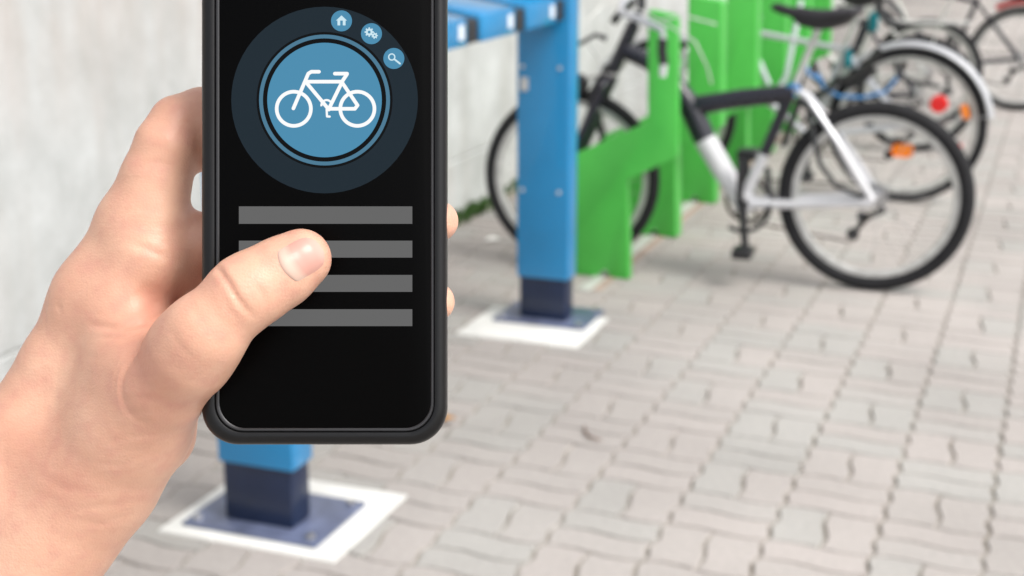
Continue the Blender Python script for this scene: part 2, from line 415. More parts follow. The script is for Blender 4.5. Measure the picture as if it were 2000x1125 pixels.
# ------------------------------------------------------------------ bicycles
def wheel(parent, cx, cz, Ro, tyre_r=.021, rim=M['galv'], refl=None, spokes=32, tyrem=None, yaw=0):
    t = bpy.data.objects.new("wheel", None); link(t, parent); t.location = (cx, 0, cz); t.rotation_euler = (0, 0, yaw)
    MB().ring(Ro - tyre_r, tyre_r, seg=72, tseg=12).out("tyre", tyrem or M['rubber'], t)
    w = .011; r0 = Ro - tyre_r * 2 + .004
    MB().lathe_y([(r0, -w), (r0 - .003, -w - .001), (r0 - .022, -w * .7), (r0 - .026, 0), (r0 - .022, w * .7), (r0 - .003, w + .001), (r0, w), (r0 - .006, 0), (r0, -w)], seg=72).out("rim", rim, t)
    MB().lathe_y([(0, -.055), (.008, -.055), (.008, -.034), (.026, -.033), (.026, -.029), (.014, -.026), (.014, .026), (.026, .029), (.026, .033), (.008, .034), (.008, .055), (0, .055)], seg=20).out("hub", M['steel'], t)
    b = MB()
    for i in range(spokes):
        a = 2 * math.pi * i / spokes; side = 1 if i % 2 else -1; off = R(62) * (1 if (i // 2) % 2 else -1)
        b.tube([(.025 * math.cos(a + off), side * .031, .025 * math.sin(a + off)), ((r0 - .02) * math.cos(a), side * .003, (r0 - .02) * math.sin(a))], .0011, 4)
    b.out("spoke_set", M['steel'], t)
    for ang, rr, L_, w_ in (refl or []):
        a = R(ang); c = Vector((rr * math.cos(a), .034, rr * math.sin(a)))
        o = MB().box((-L_ / 2, -.006, -w_ / 2), (L_ / 2, .006, w_ / 2), min(w_, L_) * .3).out("reflector", M['orange'], t)
        o.location = c; o.rotation_euler = (0, -a + math.pi / 2, 0)
    return t
def saddle(parent, rear, front, m=M['leather']):
    L_ = front[0] - rear[0]; v = []; f = []; n = 14; s = 14
    for i in range(n):
        t = i / (n - 1); x = rear[0] + L_ * t; hw = .075 * (1 - t) ** 1.6 + .020 + (.012 if t < .1 else 0); 
        if i in (0, n - 1): hw *= .5
        z = rear[1] + (front[1] - rear[1]) * t - .028 * math.sin(math.pi * min(1, t * 1.1)) + .01 * (1 - t)
        th = .030 + .022 * math.sin(math.pi * min(1, max(0, .5 + (t - .45)))) if .15 < t < .75 else .026
        if i in (0, n - 1): th *= .5
        for k in range(s):
            a = 2 * math.pi * k / s
            v.append((x, hw * math.cos(a), z + (th * .45 if math.sin(a) > 0 else th) * math.sin(a)))
    for i in range(n - 1):
        for k in range(s):
            l = (k + 1) % s; f.append((i * s + k, (i + 1) * s + k, (i + 1) * s + l, i * s + l))
    f += [tuple(range(s)), tuple(range((n - 1) * s, n * s))[::-1]]
    o = MB().add(v, f).out("saddle", m, parent)
    mx = rear[0] + L_ * .42; mz = rear[1] - .06
    b = MB()
    for sy in (-.02, .02): b.tube([(rear[0] + .05, sy * 1.6, rear[1] - .02), (mx - .04, sy, mz + .02), (mx + .04, sy, mz + .02), (front[0] - .05, sy * .6, front[1] - .02)], .0035, 6)
    b.out("saddle_rail", M['steel'], o)
    return o
def crankset(parent, bb, ring_r=.088, m=M['plastic'], ang=-93, arm=.17):
    MB().lathe_y([(ring_r, -.046), (ring_r, -.042), (ring_r - .014, -.041), (ring_r - .014, -.047), (ring_r, -.046)], c=bb, seg=40).out("chainring", M['chain'], parent)
    b = MB()
    for k in range(5):
        a = R(72 * k + 20); b.tube([(bb[0], -.044, bb[1]), (bb[0] + (ring_r - .008) * math.cos(a), -.044, bb[1] + (ring_r - .008) * math.sin(a))], .006, 6)
    b.out("chainring_spider", M['chain'], parent)
    MB().lathe_y([(0, -.06), (.02, -.06), (.02, .06), (0, .06)], c=bb, seg=16).out("bottom_bracket", m, parent)
    for sy, aa in ((1, ang), (-1, ang + 180)):
        a = R(aa); e = (bb[0] + arm * math.cos(a), sy * .075, bb[1] + arm * math.sin(a))
        cr = MB().tube([(bb[0], sy * .062, bb[1]), e], [.018, .014], 8).out("crank", m, parent)
        MB().box((e[0] - .036, e[1] if sy > 0 else e[1] - .095, e[2] - .019), (e[0] + .036, e[1] + .095 if sy > 0 else e[1], e[2] + .019), .006).out("pedal", M['plastic'], cr)
def drivetrain(parent, hub, bb, ring_r, cog=.045):
    MB().lathe_y([(0, -.062), (.018, -.062), (.022, -.056), (cog * .6, -.052), (cog * .75, -.044), (cog, -.036), (cog, -.033), (0, -.033)], c=hub, seg=28).out("cassette", M['steel'], parent)
    b = MB(); b.tube([(hub[0], -.05, hub[1] + cog * .8), (bb[0], -.044, bb[1] + ring_r)], .0038, 6)
    g = (hub[0] + .075, hub[1] - .155)
    b.tube([(bb[0], -.044, bb[1] - ring_r), (g[0] + .01, -.05, g[1] - .03)], .0038, 6)
    b.tube([(g[0], -.05, g[1]), (hub[0] - .02, -.05, hub[1] - cog)], .0038, 6)
    b.out("chain", M['chain'], parent)
    d = MB(); d.tube([(hub[0] + .0, -.065, hub[1] - .02), (hub[0] - .03, -.07, hub[1] - .06), (hub[0] + .03, -.068, hub[1] - .09), (g[0], -.06, g[1])], [.010, .014, .013, .010], 8)
    d.lathe_y([(0, -.056), (.024, -.056), (.024, -.046), (0, -.046)], c=g, seg=14)
    d.lathe_y([(0, -.056), (.020, -.056), (.020, -.046), (0, -.046)], c=(hub[0] + .045, hub[1] - .085), seg=14)
    d.out("derailleur", M['plastic'], parent)

def arc(c, r, a0, a1, n=14, y=0): return [(c[0] + r * math.cos(R(a0 + (a1 - a0) * i / n)), y, c[1] + r * math.sin(R(a0 + (a1 - a0) * i / n))) for i in range(n + 1)]

# --- white bicycle with black upper tubes, front wheel in the first slot. local x = forward, local +y faces the camera
b1 = empty("bicycle", (-.606, 5.335, 0), R(180) + R(1.5), label="white bicycle with black top tube, parked in the foremost green stand", cat="bicycle", group="bicycles parked in the green stands")
fr = MB()
fr.tube([(.487, 0, .300), (.565, 0, .418), (.640, 0, .535)], [.036, .041, .043], 16)
fr.tube([(.487, 0, .300), (.412, 0, .49)], .021, 12)
for sy in (-1, 1):
    fr.tube([(.470, sy * .022, .300), (.30, sy * .045, .315), (.0, sy * .066, .348)], [.020, .018, .017], 10)
    fr.tube([(.0, sy * .066, .352), (.06, sy * .063, .44), (.135, sy * .052, .55)], [.014, .018, .014], 10)
fr.lathe_y([(0, -.045), (.036, -.045), (.036, .045), (0, .045)], c=(.475, .300), seg=20)
fr.out("frame", M['white'], b1)
for sy in (-1, 1):
    MB().tube([(.128, sy * .053, .540), (.19, sy * .044, .625), (.262, sy * .03, .712), (.312, sy * .012, .735)], [.0125, .0115, .010, .009], 10).out("seat_stay", M['silver'], b1)
ub = MB()
ub.tube([(.640, 0, .535), (.700, 0, .655), (.765, 0, .735), (.86, 0, .815), (.955, 0, .855)], [.0435, .044, .040, .034, .032], 16)
ub.tube([(.695, 0, .655), (.50, 0, .695), (.312, 0, .722)], [.038, .035, .033], 14)
ub.tube([(.412, 0, .49), (.322, 0, .735)], .0215, 12)
ub.tube([(.925, 0, .955), (1.005, 0, .775)], .026, 14)
ub.out("upper_tube", M['black'], b1, label="black painted top tube and head of the frame")
sp = MB().tube([(.318, 0, .73), (.236, 0, .965)], .0138, 12).out("seatpost", M['galv'], b1)
MB().lathe_y([(0, -.02), (.026, -.02), (.026, .02), (0, .02)], c=(.318, .735), seg=16).out("seat_clamp", M['bluep'], b1)
saddle(b1, (.085, 1.022), (.412, 1.035))
wheel(b1, 0, .354, .354, .0275, refl=[], rim=M['galv'])
fw = wheel(b1, 1.165, .352, .352, .0235, refl=[], rim=M['galv'], yaw=R(4))
fk = MB()
fk.tube([(1.01, 0, .76), (1.022, 0, .73)], .03, 12)
for sy in (-1, 1):
    fk.tube([(1.018, sy * .02, .745), (1.028, sy * .058, .725), (1.085, sy * .060, .58), (1.135, sy * .06, .46), (1.165, sy * .055, .352)], [.018, .02, .019, .020, .013], 10)
fk.out("fork", M['black'], b1)
st = MB().tube([(.93, 0, .945), (.895, 0, 1.03), (.905, 0, 1.07)], [.016, .015, .018], 12).out("stem", M['black'], b1)
hb = MB().tube([(.98, -.30, 1.03), (.93, -.22, 1.065), (.905, -.08, 1.075), (.905, .08, 1.075), (.92, .20, 1.045), (.905, .27, 1.02), (.80, .295, .990), (.742, .30, .965), (.740, .30, .93)], .0125, 10).out("handlebar", M['silver'], b1)
MB().tube([(.741, .30, .935), (.742, .30, .89), (.735, .30, .845)], .0175, 12).out("grip", M['plastic'], hb)
MB().tube([(.735, .30, .845), (.738, .30, .80)], [.014, .012], 12).out("bar_end", M['white'], hb)
MB().tube([(1.00, -.29, 1.02), (1.06, -.30, .97), (1.09, -.30, .93)], .016, 12).out("grip", M['plastic'], hb)
MB().tube([(1.02, .04, .90), (1.06, .05, .915), (1.12, .06, .88), (1.16, .06, .865)], [.012, .008, .008, .007], 8).out("brake_lever", M['plastic'], hb)
MB().tube([(1.145, .06, .93), (1.15, .06, .87), (1.185, .055, .825), (1.215, .05, .79)], [.014, .02, .012, .010], 8).out("shifter", M['plastic'], hb)
hl = MB().lathe_y([(0, -.03), (.030, -.028), (.040, 0), (.034, .028), (0, .03)], seg=18).out("headlamp", M['plastic'], b1); hl.location = (1.128, .03, .725)
MB().tube([(1.03, .03, .77), (1.09, .03, .75), (1.14, .03, .73)], .008, 8).out("lamp_bracket", M['galv'], b1)
MB().tube([(1.02, .02, .80), (1.07, .04, .70), (1.08, .05, .66), (1.06, .05, .62)], [.01, .014, .012, .008], 8).out("front_brake", M['plastic'], b1)
for pts_ in ([(.86, .28, 1.04), (.72, .32, .985), (.62, .32, .93), (.575, .31, .84), (.565, .28, .78)], [(1.0, -.2, 1.05), (1.07, -.1, 1.02), (1.11, 0, .96), (1.10, .02, .88), (1.04, .02, .80)], [(.75, .32, 1.0), (.66, .33, 1.02), (.55, .3, .99)]):
    MB().tube(pts_, .0034, 6).out("brake_cable", M['galv'], b1)
crankset(b1, (.475, .300), .088, ang=-97, arm=.165)
MB().tube(arc((.475, .300), .100, 175, 300, 12, .05), .009, 8, flat=.7).out("chain_guard", M['plastic'], b1)
drivetrain(b1, (0, .352), (.475, .300), .082)
MB().tube([(.255, .045, .66), (.225, .07, .58), (.195, .08, .48), (.13, .08, .40), (.03, .08, .37)], .0095, 8).out("cable_lock", M['plastic'], b1)
MB().tube([(.30, .0, .70), (.245, .02, .67), (.215, .03, .64), (.20, .02, .66)], [.012, .016, .014, .01], 8).out("rear_brake", M['plastic'], b1)
MB().tube([(.487, .055, .30), (.487, .058, .40), (.492, .058, .475)], [.013, .015, .010], 8).out("pump", M['plastic'], b1)
MB().tube([(.398, 0, .44), (.388, .02, .36), (.36, .03, .325)], [.011, .012, .009], 8).out("front_derailleur", M['plastic'], b1)

def city_bike(name, loc, rz, label, frame_m, Ro=.35, guard=True, refl=None, lamp=True, rack=False, saddle_z=.98, guard_m=None, step=False, wb=1.07):
    dx = wb - 1.07
    b = empty(name, loc, rz, label=label, cat="bicycle", group="bicycles parked in the green stands")
    f = MB(); bb = (.45, .285); sc = (.30, .74 if not step else .66); ht = (.90 + dx, .86); hb_ = (.94 + dx, .72)
    f.tube([(bb[0], 0, bb[1]), (hb_[0] - .01, 0, hb_[1] + .02)], .019, 10)
    f.tube([(sc[0], 0, sc[1] - .03), (ht[0] + .01, 0, ht[1] - .04)] if not step else [(.36, 0, .50), (.62, 0, .56), (.905, 0, .82)], .015, 10)
    f.tube([(bb[0], 0, bb[1]), (sc[0], 0, sc[1])], .016, 10); f.tube([(ht[0], 0, ht[1]), (hb_[0], 0, hb_[1])], .019, 10)
    for sy in (-1, 1):
        f.tube([(bb[0], sy * .02, bb[1]), (0, sy * .06, Ro)], .010, 8); f.tube([(sc[0], sy * .015, sc[1] - .04), (0, sy * .06, Ro)], .009, 8)
    f.out("frame", frame_m, b)
    k = MB()
    for sy in (-1, 1): k.tube([(hb_[0], sy * .02, hb_[1] - .01), (hb_[0] + .01, sy * .05, hb_[1] - .04), (1.02 + dx, sy * .052, .50), (wb, sy * .05, Ro)], [.013, .013, .011, .009], 8)
    k.out("fork", frame_m, b)
    wheel(b, 0, Ro, Ro, .0235, refl=refl); wheel(b, wb, Ro, Ro, .0235)
    crankset(b, bb, .085); drivetrain(b, (0, Ro), bb, .085, .035)
    MB().tube([(sc[0], 0, sc[1]), (sc[0] - .06, 0, saddle_z - .05)], .013, 10).out("seatpost", M['galv'], b)
    saddle(b, (sc[0] - .17, saddle_z), (sc[0] + .10, saddle_z + .01))
    MB().tube([(ht[0], 0, ht[1]), (ht[0] - .03, 0, 1.0)], .014, 10).out("stem", M['silver'], b)
    h = MB().tube([(.68, .28, 1.02), (.80, .27, 1.05), (.88, .10, 1.04), (.87, 0, 1.0), (.88, -.10, 1.04), (.80, -.27, 1.05), (.68, -.28, 1.02)], .011, 10).out("handlebar", M['silver'], b)
    for sy in (-1, 1): MB().tube([(.66, sy * .28, 1.015), (.78, sy * .275, 1.046)], .017, 10).out("grip", M['plastic'], h)
    MB().tube([(.85, .1, 1.03), (1.0, .1, 1.02), (1.03, .06, .9), (.97, .03, .76)], .003, 6).out("brake_cable", M['plastic'], b)
    if guard:
        for (cx, a0, a1) in ((0, 10, 172), (wb, -10, 130)):
            v = []; fc = []; n = 40
            for i in range(n + 1):
                a = R(a0 + (a1 - a0) * i / n)
                for q, yy_ in ((.006, -.028), (.022, -.018), (.028, 0), (.022, .018), (.006, .028), (.003, .027), (.019, .017), (.025, 0), (.019, -.017), (.003, -.027)):
                    r = Ro + q; v.append((cx + r * math.cos(a), yy_, Ro + r * math.sin(a)))
            for i in range(n):
                for k_ in range(10):
                    l = (k_ + 1) % 10; fc.append((i * 10 + k_, i * 10 + l, (i + 1) * 10 + l, (i + 1) * 10 + k_))
            g = MB().add(v, fc).out("mudguard", guard_m or M['mud'], b)
            e = R(a0 + 18) if cx == 0 else R(a0 + 8)
            if cx == 0:
                s2 = MB()
                for sy in (-1, 1): s2.tube([(0, sy * .06, Ro), ((Ro + .01) * math.cos(R(170)), sy * .03, Ro + (Ro + .01) * math.sin(R(170)))], .0025, 5)
                s2.out("mudguard_stay", M['steel'], g)
    if rack:
        r_ = MB()
        for sy in (-1, 1):
            r_.tube([(-.26, sy * .06, Ro + .40), (.24, sy * .06, Ro + .40)], .006, 6)
            r_.tube([(0, sy * .065, Ro), (-.10, sy * .06, Ro + .40)], .005, 6)
        for x in (-.26, -.1, .06, .22): r_.tube([(x, -.06, Ro + .40), (x, .06, Ro + .40)], .005, 6)
        r_.out("carrier", M['galv'], b)
    if lamp:
        o = MB().lathe_y([(0, -.016), (.036, -.016), (.043, 0), (.036, .016), (0, .016)], seg=20).out("rear_lamp", M['red'], b)
        o.location = lamp if isinstance(lamp, tuple) else (-.33, .04, .68); 
    return b

b2 = city_bike("bicycle", (-.672, 7.0, 0), R(180), "silver bicycle with white mudguards and round red rear lamp behind the white one", M['silver'], Ro=.368, refl=[(-88, .115, .10, .062), (163, .275, .075, .034)], lamp=(-.145, .07, .485), rack=False, wb=1.18, guard=True, guard_m=M['mud'])
MB().box((.155, .03, .80), (.20, .08, .895), .02).out("bell_cover", M['teal'], b2, label="teal fabric cover")
MB().box((.265, .03, .63), (.30, .07, .72), .015).out("lock_body", M['teal'], b2, label="teal lock body")
MB().tube([(.42, .06, .60), (.38, .08, .53), (.30, .09, .50), (.20, .08, .50), (.10, .08, .53), (.05, .08, .60)], .008, 8).out("cable_lock", M['bluep'], b2)
MB().tube([(.48, .06, .66), (.46, .08, .60), (.40, .08, .57)], .008, 8).out("cable_lock", M['bluep'], b2)
MB().tube([(.16, .05, .64), (.20, .05, .60), (.25, .04, .56), (.28, .04, .54)], [.02, .026, .024, .015], 10).out("rear_brake", M['plastic'], b2)
MB().box((-.262, .02, .268), (-.238, .045, .30), .006).out("reflector", M['red'], b2)
for pts_, rr in (([(0.918, 0.280, 0.968), (0.819, 0.280, 0.912), (0.775, 0.280, 0.843), (0.787, 0.280, 0.725), (0.811, 0.280, 0.532)], .010), ([(0.800, -0.200, 0.952), (0.764, -0.200, 0.841), (0.765, -0.200, 0.640), (0.697, -0.200, 0.503)], .013), ([(0.559, -0.200, 0.921), (0.581, -0.200, 0.772), (0.613, -0.200, 0.545), (0.669, -0.200, 0.453)], .013)): MB().tube(pts_, rr, 8).out('brake_hose', M['sticker'], b2)
for pts_, rr in (([(0.135, 0.100, 0.732), (0.184, 0.100, 0.652), (0.251, 0.100, 0.597), (0.308, 0.100, 0.575)], 0.02), ([(0.312, 0.080, 0.591), (0.368, 0.080, 0.521), (0.439, 0.080, 0.493), (0.501, 0.080, 0.510)], 0.017), ([(0.142, 0.100, 0.964), (0.152, 0.100, 0.906), (0.104, 0.100, 0.850), (0.034, 0.100, 0.836)], 0.018), ([(0.061, 0.070, 0.673), (0.051, 0.070, 0.602), (-0.038, 0.070, 0.582), (-0.143, 0.070, 0.564)], 0.009), ([(0.495, 0.100, 0.464), (0.526, 0.100, 0.364), (0.557, 0.100, 0.251)], 0.016)): MB().tube(pts_, rr, 8).out('cable_bundle', M['plastic'], b2)
b3 = city_bike("bicycle", (-.767, 8.42, 0), R(180) + R(3), "dark bicycle with rear carrier standing behind the silver one", M['black'], Ro=.33, refl=[], lamp=None, rack=True, guard=False)
MB().tube([(.07, .05, .73), (.15, .05, .88), (.20, .05, 1.0)], .008, 6).out("carrier_strap", M['galv'], b3)
MB().tube([(-.10, .05, .73), (-.16, .05, .88), (-.17, .05, 1.0)], .008, 6).out("carrier_strap", M['galv'], b3)
b4 = city_bike("bicycle", (-.285, 10.3, 0), R(180) - R(2), "dark bicycle with red rear mudguard at the far right", M['black'], Ro=.345, refl=[], lamp=None, guard=False, rack=True)
MB().tube(arc((0, .345), .375, 62, 118, 10), .022, 8, flat=1.4).out("mudguard", M['redpaint'], b4, label="red rear mudguard")
MB().box((-.16, .02, .755), (.16, .16, .99), .03).out("pannier", M['navyc'], b4)
b5 = city_bike("bicycle", (-.80, 9.3, 0), R(180) + R(2), "grey bicycle farthest back beside the last green stand", M['galv'], Ro=.34, refl=[], lamp=None, guard=False, rack=False)

# ------------------------------------------------------------------ small things on the ground
wd = MB(); rw = random.Random(5)
for cx, cy, n in ((-2.47, 6.05, 60), (-2.48, 5.80, 34), (-2.485, 5.55, 16), (-2.485, 6.6, 14), (-2.48, 8.1, 30)):
    for _ in range(n):
        x = cx + abs(rw.gauss(0, .03)) - .03; y = cy + rw.gauss(0, .09); h = rw.uniform(.02, .075); a = rw.uniform(0, 6.28); w = rw.uniform(.008, .016)
        dx, dy = math.cos(a) * w, math.sin(a) * w; lx, ly = rw.uniform(0, .03), rw.uniform(-.025, .025); x = max(-2.51, x)
        wd.add([(x - dy * .3, y + dx * .3, -.005), (x + dy * .3, y - dx * .3, -.005), (x + dy + lx * .6, y - dx + ly * .6, h * .7), (x + lx, y + ly, h), (x - dy + lx * .6, y + dx + ly * .6, h * .7)], [(0, 1, 2, 3, 4)])
wo = wd.out("weeds", M['leafd'], None, smooth=False); tag(wo, label="small green weeds growing at the foot of the concrete wall", cat="weeds", kind="stuff")
def leaf(x, y, rz, L_, m, name, label, cat):
    v = []; f = []; n = 8
    for i in range(n + 1):
        t = i / n; w = L_ * .30 * math.sin(math.pi * t ** .8) + .0008; z = .006 + .010 * math.sin(t * 3.0) 
        v += [(L_ * (t - .5), -w, z + .006), (L_ * (t - .5), 0, z), (L_ * (t - .5), w, z + .007)]
    for i in range(n): f += [(3 * i, 3 * i + 3, 3 * i + 4, 3 * i + 1), (3 * i + 1, 3 * i + 4, 3 * i + 5, 3 * i + 2)]
    o = MB().add(v, f).out(name, m, None); o.location = (x, y, 0); o.rotation_euler = (0, 0, rz); return tag(o, label=label, cat=cat)
leaf(-1.525, 3.485, R(50), .060, M['dryleaf'], "dry_leaf", "small orange dry leaf on the pavers beside the phone's lower corner", "leaf")
tw = MB().tube([(-1.155, 3.60, .006), (-1.14, 3.555, .008), (-1.118, 3.52, .007), (-1.09, 3.505, .009), (-1.075, 3.51, .006)], [.0015, .003, .0035, .003, .0012], 7).out("twig", M['twig'], None)
tag(tw, label="thin curved brown twig lying on the pavers in front of the far white pad", cat="twig")
lf = MB().add([(-2.235, 5.53, .004), (-2.19, 5.545, .009), (-2.185, 5.60, .004), (-2.225, 5.59, .012), (-2.21, 5.565, .016)], [(0, 1, 4), (1, 2, 4), (2, 3, 4), (3, 0, 4)]).out("paper_scrap", M['paper'], None, smooth=False)
tag(lf, label="tiny crumpled white paper scrap on the pavers near the wall", cat="litter")

# ------------------------------------------------------------------ the phone, held upright in front
PHONE_M = Matrix.LocRotScale(Vector((-0.21021, 0.38916, 1.3585)), Euler((R(74.5), 0, R(20.85))), None)
MM = .001
phone = bpy.data.objects.new("smartphone", None); link(phone); phone.matrix_world = PHONE_M; phone.empty_display_size = .05
tag(phone, label="black smartphone in a dark case showing a bicycle app, held in the hand", cat="smartphone")
HW, HH = 38.25, 77.9
def rrect(hw, hh, r, n=12):
    p = []
    for cx, cy, a0 in ((hw - r, hh - r, 0), (-hw + r, hh - r, 90), (-hw + r, -hh + r, 180), (hw - r, -hh + r, 270)):
        for i in range(n + 1):
            a = R(a0 + 90 * i / n); p.append((cx + r * math.cos(a), cy + r * math.sin(a)))
    return p
def loft(name, prof, m, parent, rad=11.5, cap0=True, cap1=False, **k):
    v = []; f = []; n = 52
    for ins, z in prof:
        v += [((x - .55 * (1 - min(ins, 5.5) / 5.5)) * MM, y * MM, z * MM) for x, y in rrect(HW - ins, HH - ins, max(1.5, rad - ins * .62))]
    for i in range(len(prof) - 1):
        for j in range(n):
            l = (j + 1) % n; f.append((i * n + j, i * n + l, (i + 1) * n + l, (i + 1) * n + j))
    if cap0: f.append(tuple(range(n))[::-1])
    if cap1: f.append(tuple(range((len(prof) - 1) * n, len(prof) * n)))
    return MB().add(v, f).out(name, m, parent, **k)
loft("case", [(4, -10.6), (2.2, -10.5), (.9, -9.9), (.25, -8.9), (0, -7.4), (0, -4.2), (.15, -2.6), (.7, -1.25), (1.6, -.45), (2.6, -.1), (3.5, -.05), (4.1, -.35), (4.35, -1.0), (4.4, -1.6)], M['case'], phone)
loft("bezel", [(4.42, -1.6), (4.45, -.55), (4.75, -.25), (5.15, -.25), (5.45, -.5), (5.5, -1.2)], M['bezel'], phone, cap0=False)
loft("screen", [(5.5, -1.1), (5.5, -.62), (5.65, -.55)], M['glass'], phone, cap0=False, cap1=True)
scr = [c for c in phone.children if c.name == "screen"][0]
ZS = -.50
def flat(name, polys, m, z, parent=scr):
    b = MB()
    for q in polys:
        if isinstance(q, dict): b.add([(x * MM, y * MM, z * MM) for x, y in q['v']], q['f'])
        else: b.add([(x * MM, y * MM, z * MM) for x, y in q], [tuple(range(len(q)))])
    return b.out(name, m, parent, smooth=False)
def disc(cx, cy, r, n=64): return [(cx + r * math.cos(2 * math.pi * i / n), cy + r * math.sin(2 * math.pi * i / n)) for i in range(n)]
def annul(cx, cy, r0, r1, n=64, a0=0, a1=360):
    v = []
    for i in range(n + 1):
        a = R(a0 + (a1 - a0) * i / n); v += [(cx + r0 * math.cos(a), cy + r0 * math.sin(a)), (cx + r1 * math.cos(a), cy + r1 * math.sin(a))]
    return dict(v=v, f=[(2 * i, 2 * i + 1, 2 * i + 3, 2 * i + 2) for i in range(n)])
def stroke(pts, w):
    """rounded polyline as a ribbon plus round caps"""
    out = []
    for a, b in zip(pts, pts[1:]):
        a = Vector(a); b = Vector(b); d = (b - a).normalized(); n = Vector((-d.y, d.x)) * w / 2
        out.append([tuple(a - n), tuple(b - n), tuple(b + n), tuple(a + n)])
    for p in pts: out.append(disc(p[0], p[1], w / 2, 16))
    return out
G = screen_mat("ui_grey", (101, 101, 101)); UB = screen_mat("ui_blue", (76, 141, 176)); UR = screen_mat("ui_ring", (76, 122, 148)); UD = screen_mat("ui_dark", (28, 41, 50)); UW = screen_mat("ui_white", (252, 253, 253)); UK = screen_mat("ui_black", (3, 5, 8)); UL = screen_mat("ui_pale", (205, 232, 242))
for y0, y1 in ((-9.11, -3.72), (-19.58, -14.35), (-30.2, -24.97), (-40.82, -35.59)):
    flat("menu_bar", [[(-26.71, y0), (27.03, y0), (27.03, y1), (-26.71, y1)]], G, ZS)
K = .15851; ox, oy = -.16, 29.25
flat("dial", [disc(ox, oy, 182.5 * K)], UD, ZS)
flat("dial_black", [disc(ox, oy, 133 * K)], UK, ZS + .03)  # black inner disc of the dial graphic
flat("ring", [annul(ox, oy, 120.5 * K, 128 * K, 96)], UR, ZS + .06)
flat("button", [disc(ox, oy, 112 * K, 96)], UB, ZS + .06)
def z3(x, y): return ox + (x - 679) / 2.679 * K, oy - (y - 522) / 2.679 * K
w = 19 / 2.679 * K
ic = [annul(*z3(518, 568), 80 / 2.679 * K, 99 / 2.679 * K), annul(*z3(851, 568), 80 / 2.679 * K, 99 / 2.679 * K)]
for path in ([(650, 374), (610, 374), (594, 384), (516, 566)], [(586, 426), (772, 426)], [(583, 430), (702, 572)], [(770, 430), (700, 572)], [(700, 568), (838, 568), (852, 550), (772, 432)], [(772, 424), (797, 386)], [(733, 384), (797, 384)]):
    ic += stroke([z3(*q) for q in path], w)
ic += stroke([z3(690, 570), z3(692, 608), z3(706, 609)], w * .6)
ic += [annul(*z3(690, 550), 22 / 2.679 * K, 33 / 2.679 * K, 24, 40, 190)]
flat("bicycle_icon", ic, UW, ZS + .10)
for cx, cy, nm in ((5.1, 53.77, "home"), (14.39, 49.8, "settings"), (21.32, 42.12, "search")):
    r = 20.5 * K; flat(nm + "_button", [disc(cx, cy, r + .35)], UK if False else UD, ZS + .04)
    o = flat("round_button", [disc(cx, cy, r)], UB, ZS + .07)
    if nm == "home":
        g = [[(cx - 1.7, cy + .1), (cx + 1.7, cy + .1), (cx, cy + 1.7)], [(cx - 1.25, cy - 1.4), (cx - .4, cy - 1.4), (cx - .4, cy + .2), (cx - 1.25, cy + .2)], [(cx + .4, cy - 1.4), (cx + 1.25, cy - 1.4), (cx + 1.25, cy + .2), (cx + .4, cy + .2)]]
    elif nm == "settings":
        g = [annul(cx - .7, cy + .5, .45, 1.1, 20), annul(cx + 1.0, cy - .6, .25, .75, 16)]
        for i in range(8):
            a = i * math.pi / 4; c, s_ = math.cos(a), math.sin(a); q = [(1.0, -.22), (1.45, -.22), (1.45, .22), (1.0, .22)]
            g.append([(cx - .7 + x * c - y * s_, cy + .5 + x * s_ + y * c) for x, y in q])
        for i in range(7):
            a = i * 2 * math.pi / 7; c, s_ = math.cos(a), math.sin(a); q = [(.65, -.17), (1.0, -.17), (1.0, .17), (.65, .17)]
            g.append([(cx + 1.0 + x * c - y * s_, cy - .6 + x * s_ + y * c) for x, y in q])
    else:
        g = [annul(cx - .65, cy + .45, .75, 1.15, 28)] + stroke([(cx + .25, cy - .3), (cx + 1.9, cy - 1.6)], .55)
    flat(nm + "_icon", g, UL, ZS + .10)

